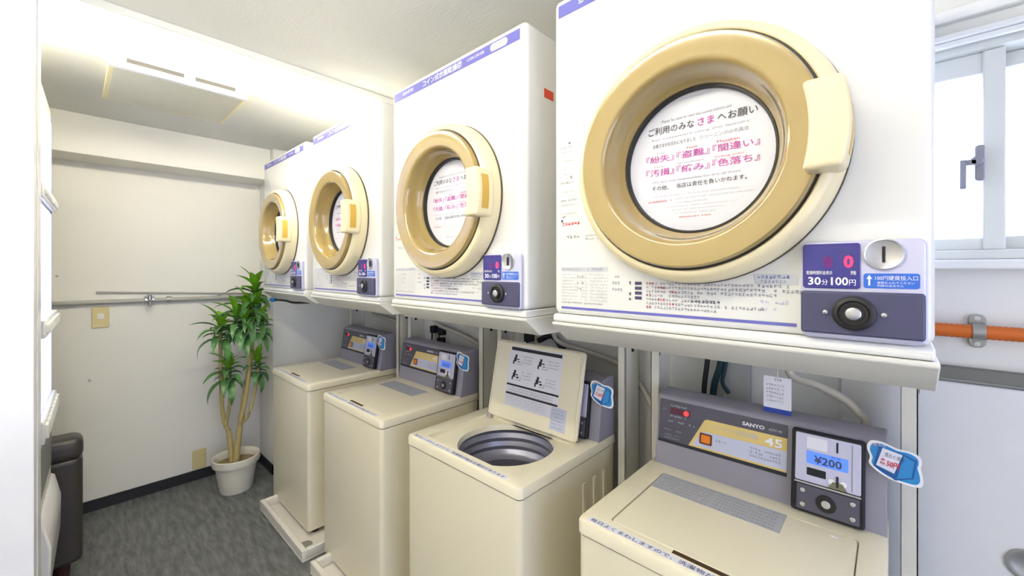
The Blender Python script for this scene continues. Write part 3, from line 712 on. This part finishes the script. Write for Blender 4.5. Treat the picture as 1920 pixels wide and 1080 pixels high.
MB().tube(bez([(.030, 0, .246), (.010, -.005, .12), (-.012, 0, .03), (-.018, .01, -.12)], 8), .010, 8).build('teal_cable', M_TEAL, cb)
MB().tube(bez([(.045, .005, .246), (.02, 0, .10), (.015, .0, .06), (.03, .01, .03)], 8), .006, 8).build('teal_cable', M_TEAL, cb)
single('junction_box', MB().prism(rrect(-.39, -.315, .905, 1.03, .005), YB - .03, YB, 'y'), mat('putty grey box', (176, 176, 172), 0.5), 'grey junction box on the back wall behind the teal cables', 'junction box', None, .003)
tg = thing('hang_tag', 'white tag with a blue lower edge hanging above the front right console', 'tag', (-.212, 1.212, .9495))
MB().box(-.030, .030, -.0008, .0008, .012, .092).build('tag_card', M_PAPER, tg)
MB().box(-.030, .030, -.0010, .0010, 0, .012).build('blue_edge', mat('royal blue edge', (40, 70, 170), 0.5), tg)
P = Print(Matrix.Translation((0, -.0013, 0)) @ FRONT, 20); P.line(-.012, .082, .026, .006, 0)
for j in range(5): P.line(-.024, .068 - j * .01, .045, .006, 1)
P.build('tag_print', [M_GREYINK, M_PALEINK], tg)
MB().tube([(0, 0, .090), (.001, .0, .14), (.002, .003, .198)], .0012, 6).build('string', M_HOSE, tg)
# orange hose, clamp, channel and lower cupboard under the window
tag(MB().tube([(-.02 + .0045 * k, YB - .032, 1.172) for k in range(340)], .0155, 12, corr=.045).build('orange_hose', M_ORPIPE), 'orange corrugated hose running along the wall under the window', 'hose')
cl = thing('pipe_clamp', 'galvanised saddle clamp holding the orange hose', 'clamp', (.143, YB, 1.172))
s = MB().prism(rrect(-.014, .014, -.038, .038, .012), -.010, 0, 'y'); s.build('base_plate', M_STEEL, cl, .002)
s = MB(); pts = [(-.0145 - .0 + 0, 0)]
arc = [(-.032 + .0185 * math.cos(t), .0185 * math.sin(t)) for t in [R(60 + 240 * k / 16) for k in range(17)]]
arc2 = [(-.032 + .0165 * math.cos(t), .0165 * math.sin(t)) for t in [R(60 + 240 * k / 16) for k in range(17)]][::-1]
s.prism(arc + arc2, -.010, .010, 'x'); s.build('strap', M_STEEL, cl)
for dz in (-.029, .029): MB().lathe([(.0055, -.009), (.005, -.013), (.0, -.0135)], (0, 0, dz), n=12).build('screw', M_CHROME, cl)
single('wall_channel', MB().box(-.1, XR - .02, YB - .024, YB, 1.058, 1.086), M_CHAN, 'dark grey metal channel along the wall below the orange hose', 'channel', None, .002)
cp = thing('wall_cupboard', 'flush white cupboard front with a recessed pull below the window', 'cupboard', (.75, YB - .02, 0))
MB().box(-.85, .84, 0, .02, .065, 1.05).build('front', mat('white cupboard board', (232, 232, 232), 0.45), cp, .003)
MB().lathe([(.034, 0), (.034, -.004), (.028, -.005), (.022, -.002), (.0, .0)], (-.535, 0, .675), n=28).build('recessed_pull', M_STEEL, cp)

# ---------------------------------------------------------------- far wall fittings
t = thing('water_pipe', 'grey pipe with a valve running across the far wall', 'pipe', (XF, .3, 1.135))
MB().tube([(.020, -1.0, .004), (.020, .56, -.006)], .0125, 12).build('pipe', M_PIPE, t)
v = MB().tube([(.02, -.015, .0), (.02, .03, 0)], .020, 12).cyl((.045, .008, 0), .010, -.0, .03, 'z', 12); v.build('valve', M_CHROME, t, .002)
MB().tube([(.022, .010, .02), (.045, .010, .035)], .008, 10).build('valve_handle', M_CHROME, t)
MB().tube([(.035, .008, -.01), (.05, .008, -.035)], .009, 10).build('spout', M_CHROME, t)
MB().tube([(.02, .085, .0), (.02, .105, 0)], .018, 12).build('pipe_collar', M_STEEL, t)
for yy in (-.55, .35): MB().box(0, .020, yy - .01, yy + .01, -.014, .014).build('bracket', M_STEEL, t, .002)
single('conduit', MB().tube([(XF + .008, .09, 1.188), (XF + .008, .86, 1.150)], .0055, 10), M_PIPE, 'thin grey conduit just above the water pipe', 'conduit')
def plate(y, z, wd, h, label):
    t = thing('wall_plate', label, 'wall plate', (XF, y, z), 0, None)
    MB().prism(rrect(-wd / 2, wd / 2, -h / 2, h / 2, .005), 0, .008, 'x').build('cover', M_PLATE, t, .002)
    return t
p = plate(.108, 1.05, .068, .112, 'cream switch plate on the far wall just under the water pipe')
MB().prism(rrect(-.014, .014, -.010, .022, .003), .007, .011, 'x').build('switch', M_TRAY, p, .001)
plate(.545, .125, .070, .120, 'blank cream plate low on the far wall left of the plant pot')
for y, z, n_ in ((-.052, 1.277, 'upper'), (.066, .712, 'lower')):
    single('wall_hook', MB().cyl((0, y, z), .006, XF, XF + .006, 'x', 12), M_STEEL, 'small %s metal peg on the far wall %s the water pipe' % (n_, 'above' if n_ == 'upper' else 'below'), 'peg')
bc = thing('blue_ended_cord', 'black cord with a blue end tied under the farthest dryer shelf', 'cord', (-2.5, .83, 1.135))
MB().tube(bez([(-.21, 0, -.004), (-.05, 0, .0), (.10, 0, -.004), (.25, .02, .004)], 8), .0065, 8).build('cord', M_CABLE, bc)
MB().tube([(-.275, 0, -.006), (-.25, 0, -.006), (-.20, 0, -.004)], [.012, .014, .010], 10).build('blue_end', mat('bright blue rubber', (50, 140, 225), 0.4), bc)

# ---------------------------------------------------------------- potted plant
pp = thing('potted_dracaena', 'tall potted plant with cane stems and strappy green leaves in the far corner', 'plant', (-2.88, .672, 0))
MB().lathe([(.0, 0), (.080, 0), (.084, .012), (.104, .142), (.107, .156), (.119, .159), (.123, .170), (.122, .199), (.118, .203), (.113, .199), (.108, .175), (.105, .15)], (0, 0, 0), 'z', 40).build('pot', M_POT, pp)
MB().lathe([(.1055, .158), (.05, .166), (.0, .168)], (0, 0, 0), 'z', 30).build('soil', M_SOIL, pp)
rnd = random.Random(4)
def cane(p, r): 
    q = bez(p, 6); n = len(q)
    return MB().tube(q, [r * (1 - .35 * i / (n - 1)) * (1 + .06 * (i % 3 - 1)) for i in range(n)], 10)
canes = [([(.01, -.005, .155), (.005, .01, .30), (.0, .03, .45), (.01, .07, .75), (.01, .095, 1.14)], .019),
         ([(-.01, -.02, .155), (-.01, -.035, .34), (-.01, -.06, .42), (.0, -.075, .60), (.02, -.085, .97)], .014),
         ([(-.010, -.052, .385), (.0, -.040, .47), (.015, -.035, .56), (.02, -.045, .70)], .011),
         ([(.005, .02, .38), (.02, .06, .44), (.02, .10, .60), (.01, .115, .72)], .011),
         ([(.02, .015, .40), (.03, .05, .60), (.03, .06, .80), (.02, .03, .96)], .013)]
for p, r in canes: cane(p, r).build('cane', M_BARK, pp)
def leaf(mb, base, az, el, L, wd, droop, mi):
    n = 7; P = []; Q = []; cen = []
    d = Vector((math.cos(az), math.sin(az), 0)); side = Vector((-math.sin(az), math.cos(az), 0)); p = Vector(base); e = el
    for k in range(n + 1):
        s = k / n; ww = wd * (0.45 + 1.1 * s if s < .35 else (1 - ((s - .35) / .65) ** 1.8) * .84 + .0)
        cen.append(p + Vector((0, 0, -.12 * ww))); P.append(p + side * ww * .5 + Vector((0, 0, .15 * ww))); Q.append(p - side * ww * .5 + Vector((0, 0, .15 * ww)))
        p = p + (d * math.cos(e) + Vector((0, 0, math.sin(e)))) * (L / n); e -= droop / n
    vs = P + cen + Q; m = n + 1; fs = []
    for k in range(n): fs += [(k, k + 1, m + k + 1, m + k), (m + k, m + k + 1, 2 * m + k + 1, 2 * m + k)]
    mb.add(vs, fs, mi)
def head(c, n, L, name='leaf_cluster', lim=lambda a: 1.0):
    mb = MB()
    for k in range(n):
        s = k / (n - 1); az = k * 2.39996 + rnd.uniform(-.2, .2)
        el = R(-5 + 85 * s) + rnd.uniform(-.12, .12)
        base = (c[0], c[1], c[2] - .10 + .11 * s)
        leaf(mb, base, az, el, L * (1 - .25 * s) * rnd.uniform(.85, 1.1) * lim(az), rnd.uniform(.042, .055), R(120 - 70 * s) * rnd.uniform(.8, 1.2), 1 if s > .62 else 0)
    return mb.build(name, [M_LEAF, M_LIME], pp, recalc=False)
def wallwards(a): return 1 - .55 * max(0, math.sin(a)) if math.sin(a) > 0 else 1.0
wl2 = lambda a: (.55 if math.cos(a) < -.3 else 1.0) * wallwards(a)
for c, n, L in (((.0, .100, 1.20), 30, .20), ((.02, .06, 1.10), 26, .22), ((.03, .035, 1.01), 26, .21), ((.02, -.080, 1.00), 26, .20), ((.03, .125, 1.00), 24, .18), ((.03, .10, 1.09), 22, .17), ((.04, -.01, 1.06), 20, .18),
                ((.02, -.040, .755), 28, .19), ((.01, .112, .755), 22, .15)):
    head(c, n, L, lim=wl2)

# ---------------------------------------------------------------- dark sofa end
sf = thing('sofa', 'dark brown vinyl sofa end with padded arm, behind the white vending machine', 'sofa', (-2.78, -.36, 0))
MB().prism(rrect(-.36, .24, -.40, .36, .05, 5), .13, .33, 'z').build('base', M_VINYL, sf, .02, 3)
MB().prism(rrect(.235, .36, -.41, .392, .03, 5), .125, .545, 'z').build('arm', M_VINYL, sf, .015, 3)
MB().box(.232, .362, -.412, .394, .535, .630).build('arm_pad', M_VINYL, sf, .034, 5)
MB().box(-.36, .23, -.42, -.22, .33, .43).build('backrest', M_VINYL, sf, .04, 4)
MB().box(-.33, .23, -.20, .36, .325, .41).build('seat_cushion', M_VINYL, sf, .03, 3)
for x in (-.30, .30):
    for y in (-.34, .33): MB().lathe([(.022, 0), (.030, .132)], (x, y, 0), 'z', 14).disc((x, y, 0), .022, 'z', 14).build('leg', mat('dark wood foot', (60, 24, 20), 0.5), sf)

# ---------------------------------------------------------------- vending machine seen along its front
vm = thing('vending_machine', 'tall white vending machine seen almost edge-on at the left', 'vending machine', (-1.853, -.067, 0), R(-2))
VW, VH = .50, 1.93
MB().box(-VW, 0, -.62, -.095, .03, VH).build('cabinet', M_VEND, vm, .006)
MB().box(-VW, 0, -.090, -.004, .05, VH - .01).build('front_door', M_VCREAM, vm, .010, 3)
MB().box(-.002, .003, -.064, -.038, .05, VH - .01).build('edge_moulding', M_VEND, vm, .002)
MB().box(-VW + .03, -.03, -.62, -.10, 0, .03).build('plinth', M_BLACK, vm)
w1 = MB().box(-VW + .035, -.035, -.006, -.001, 1.16, 1.52).build('showcase', M_SHOW, vm)
MB().box(-VW + .035, -.035, -.006, -.001, .86, 1.10).build('showcase', M_SHOW, vm)
MB().box(-VW + .035, -.035, -.006, -.001, 1.60, 1.86).build('header_panel', M_SHOW, vm)
MB().box(-VW + .022, -VW + .032, -.006, -.0005, .86, 1.86).box(-.032, -.024, -.006, -.0005, .86, 1.86).build('window_seal', M_VBLUE, vm)
for z0, z1, pr_ in ((1.53, 1.575, .010), (1.105, 1.16, .014), (.785, .855, .012)):
    r_ = MB().box(-VW + .012, -.012, -.004, pr_, z0, z1).build('button_rail', M_VEND, vm, .004)
    for k in range(8):
        x = -VW + .05 + k * .057
        MB().prism(rrect(x - .020, x + .020, z0 + .012, z1 - .012, .006), pr_ - .001, pr_ + .007, 'y').build('select_button', M_VCREAM, r_, .0015)
MB().box(-VW + .06, -.06, -.006, .001, .60, .74).build('coin_panel', mat('grey coin panel', (110, 116, 112), 0.4), vm)
MB().prism([(-.004, .30), (.022, .34), (.024, .46), (.008, .54), (-.004, .55)], -VW + .03, -.03, 'x').build('delivery_flap', M_VEND, vm, .006)
MB().box(-VW + .06, -.06, -.006, .002, .14, .28).build('delivery_slot', M_NAVY, vm)

# ---------------------------------------------------------------- ceiling fittings
cv = thing('ceiling_vent', 'flat cream-framed ventilation unit on the ceiling beside the lamp', 'ceiling vent', (-2.235, .30, ZC))
MB().box(-.205, .205, -.205, .205, -.035, 0).build('housing', M_VENTF, cv, .003)
MB().box(-.215, .216, -.212, .212, -.052, -.037).build('cover_frame', M_VENTF, cv, .003)
MB().box(-.198, .196, -.198, .198, -.0545, -.0515).build('cover_panel', M_VENT, cv)
MB().box(.196, .219, -.213, .213, -.0535, -.036).build('front_lip', M_TRIM, cv, .002)
for y0, y1 in ((-.165, .0), (.035, .170)): MB().box(.204, .2075, y0, y1, -.028, -.012).build('air_slot', M_BLACK, cv)
def lamp(loc, label, rz=0):
    t = thing('fluorescent_lamp', label, 'ceiling lamp', loc, rz, 'tube lamps on the ceiling')
    MB().prism([(-.035, 0), (-.024, -.018), (.024, -.018), (.035, 0)], -.63, .63, 'y').build('lamp_body', M_TRIM, t, .002)
    MB().tube([(0, -.595, -.036), (0, .595, -.036)], .0130, 14).build('tube', M_TUBE, t)
    for s in (-1, 1): MB().box(-.014, .014, s * .605 - .012, s * .605 + .012, -.052, -.016).build('socket', M_TRIM, t, .003)
    return t
lamp((-1.862, .36, ZC), 'bright fluorescent tube lamp across the ceiling by the vent')
lamp((-.66, -.08, ZC), 'added unseen tube lamp overhead, lighting the front of the big dryer', R(90))  # out of view, added to brighten the nearest dryer
